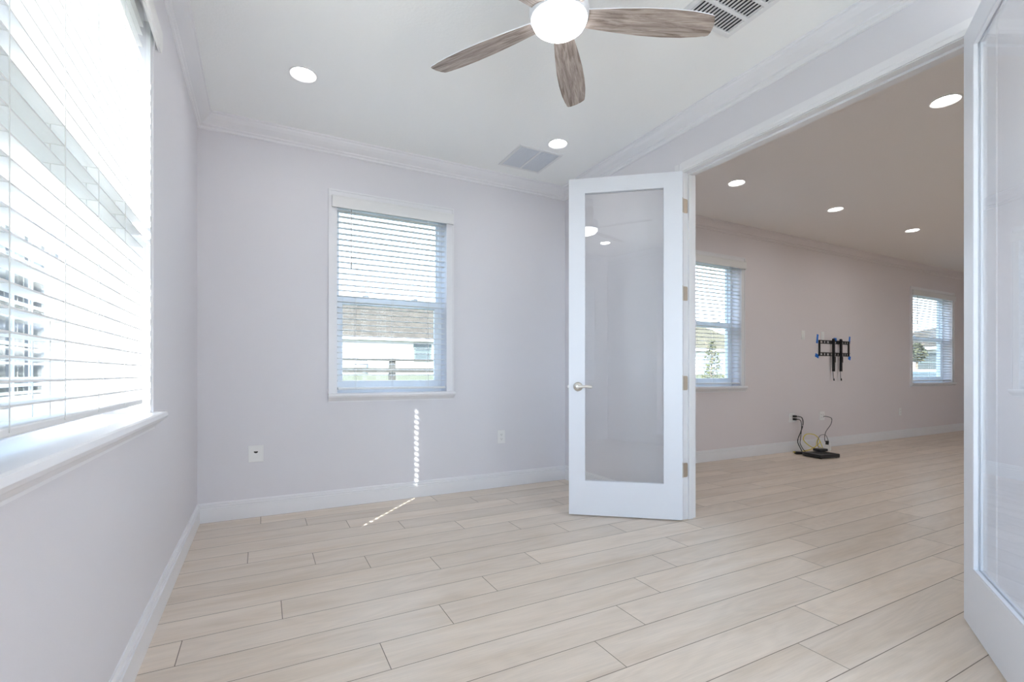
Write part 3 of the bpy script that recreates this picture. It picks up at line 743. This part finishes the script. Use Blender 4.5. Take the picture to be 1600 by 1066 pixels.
# rail fence in front of the first house
fn = thing('rail_fence', 'grey wooden rail fence across the lawn seen through the back window', 'fence', (3.5, 14.6, gz(0, 14.6)))
zg = gz(0, 14.6)
for i, dx in enumerate((-4.7, -3.2, 0, 3.2, 6.4)):
    MB().box(dx-.09, dx+.09, -.09, .09, -.1, 1.50-zg).build('post', 'fence', fn)
for z0, z1 in ((1.405, 1.465), (1.055, 1.20), (.70, .82)):
    MB().box(-4.8, 7, -.13, -.09, z0-zg, z1-zg).build('rail', 'fence', fn)
# covered grill by the first house
gr = thing('covered_grill', 'grey covered grill standing by the white house across the lawn', 'grill', (5.6, 31.5, gz(0, 31.5)))
MB().lathe([(0, 0), (.42, 0), (.45, .3), (.43, .62), (.36, .82), (.20, .95), (0, .98)], n=20).build('cover', 'ac', gr)
MB().tube([(-.15, 0, .9), (-.35, .0, 1.15)], .03, 8).build('handle_bump', 'ac', gr)

# young tree outside the half hidden window
def leafy(name, label, cat, loc, h0, h1, rad, n, size, trunk=.035):
    t = thing(name, label, cat, loc)
    tk = MB(); tk.tube([(0, 0, -.2), (.03, .02, h0), (0, .03, (h0+h1)/2), (.02, 0, h1-.1)], [trunk, trunk*.8, trunk*.5, trunk*.2], 8)
    rnd = random.Random(hash(label) % 1000 if False else len(label))
    for i in range(10):
        z = h0+(h1-h0)*rnd.random()*.8; a = rnd.random()*6.28
        tk.tube([(0, 0, z), (rad*.7*math.cos(a), rad*.7*math.sin(a), z+.25*(h1-h0)*rnd.random())], [trunk*.35, trunk*.1], 5)
    tk.build('trunk', 'bark', t)
    lf = MB()
    for i in range(n):
        z = h0+(h1-h0)*rnd.random(); k = 1-abs((z-h0)/(h1-h0)-.45)*1.3; a = rnd.random()*6.28; rr = rad*max(.2, k)*math.sqrt(rnd.random())
        c = Vector((rr*math.cos(a), rr*math.sin(a), z)); u = Vector((rnd.uniform(-1,1), rnd.uniform(-1,1), rnd.uniform(-1,1))).normalized(); v = u.orthogonal().normalized()
        s = size*rnd.uniform(.6, 1.2)
        lf.poly([c-u*s, c+v*s*.45, c+u*s, c-v*s*.45])
    lf.build('foliage', 'leaf', t)
    return t
leafy('young_tree', 'young leafy tree outside the window beside the open left door', 'tree', (12.55, 10.45, gz(0, 10.45)), .35, 2.45, .36, 700, .060)
leafy('shrub', 'low shrub on the lawn outside the window beside the open left door', 'shrub', (11.7, 10.6, gz(0, 10.6)), .1, 1.15, .55, 420, .06, .02)
leafy('round_tree', 'round clipped tree by the grey-roofed house seen through the far window', 'tree', (38.9, 15.9, gz(0, 15.9)), 1.9, 3.1, .65, 900, .12, .08)
# parked car seen through the far window
car = thing('car', 'blue-grey parked car seen through the far window', 'car', (24.0, 9.6, gz(0, 9.6)), math.radians(22))
body = [(-2.2, .28), (-2.25, .65), (-2.1, .95), (-1.95, 1.02), (-1.55, 1.50), (-.9, 1.60), (.4, 1.58), (.75, 1.50), (1.25, 1.05), (2.0, .95), (2.25, .75), (2.3, .35), (2.2, .28)]
MB().prism(body, 'y', -.88, .88).bevel(.06, 2).build('body', 'carpaint', car)
m = MB()
for y in (-.885, .885):
    for pts in ([(-1.75, 1.06), (-1.42, 1.42), (-.75, 1.48), (-.70, 1.06)], [(-.60, 1.06), (-.64, 1.48), (.35, 1.47), (.62, 1.40), (1.0, 1.06)]): m.prism(pts, 'y', y-.012, y+.012)
m.prism([(-2.06, 1.06), (-1.66, 1.46), (-1.68, 1.48), (-2.09, 1.07)], 'y', -.7, .7)
m.build('car_glass', 'darkpane', car)
for sx in (-1.4, 1.45):
    for sy in (-.86, .86): MB().lathe([(0, -.11), (.30, -.11), (.34, -.06), (.34, .06), (.30, .11), (0, .11)], n=24, mat=Matrix.Translation((sx, sy, .34)) @ Matrix.Rotation(PI/2, 4, 'X')).build('wheel', 'tyre', car)

# neighbouring white wing past the left window
wg = thing('house_wing', 'white stucco house wing with gridded windows outside the large left window', 'house', (-2.0, 0, 0))
MB().box(-7.0, 0, 3.95, 15.0, -.5, 3.0).build('wall', 'stucco', wg)
MB().box(-.02, .52, 3.6, 15.4, 2.985, 3.0).build('soffit', 'soffit', wg)
MB().box(.50, .54, 3.6, 15.4, 2.95, 3.16).build('fascia', 'soffit', wg)
m = MB(); m.prism([(.56, 3.12), (-3.5, 5.2), (-7.6, 3.12)], 'y', 3.6, 15.4); m.build('roof', 'roof', wg)
wf = MB(); wy0, wy1, wz0, wz1 = 4.3, 7.75, .55, 2.42
wf.box(0, .05, wy0-.09, wy0, wz0-.09, wz1+.09); wf.box(0, .05, wy1, wy1+.09, wz0-.09, wz1+.09); wf.box(0, .05, wy0, wy1, wz1, wz1+.09); wf.box(0, .05, wy0, wy1, wz0-.09, wz0)
n = 9
for i in range(1, n): y = wy0+(wy1-wy0)*i/n; wf.box(.012, .035, y-.016, y+.016, wz0, wz1)
for i in range(1, 5): z = wz0+(wz1-wz0)*i/5; wf.box(.014, .033, wy0, wy1, z-.016, z+.016)
wo = wf.build('window', 'vinyl', wg)
MB().box(.004, .012, wy0, wy1, wz0, wz1).build('pane', 'darkpane', wo)
for y0, y1 in ((8.9, 9.45), (9.75, 10.4)):
    m = MB(); m.box(0, .03, y0, y1, .35, 2.45); m.box(.03, .04, y0+.08, y1-.08, .45, 1.3); m.box(.03, .04, y0+.08, y1-.08, 1.42, 2.35); m.build('shutter', 'cream', wg)
MB().box(0, .07, 8.42, 8.50, -.3, 2.95).build('downspout', 'garage', wg)
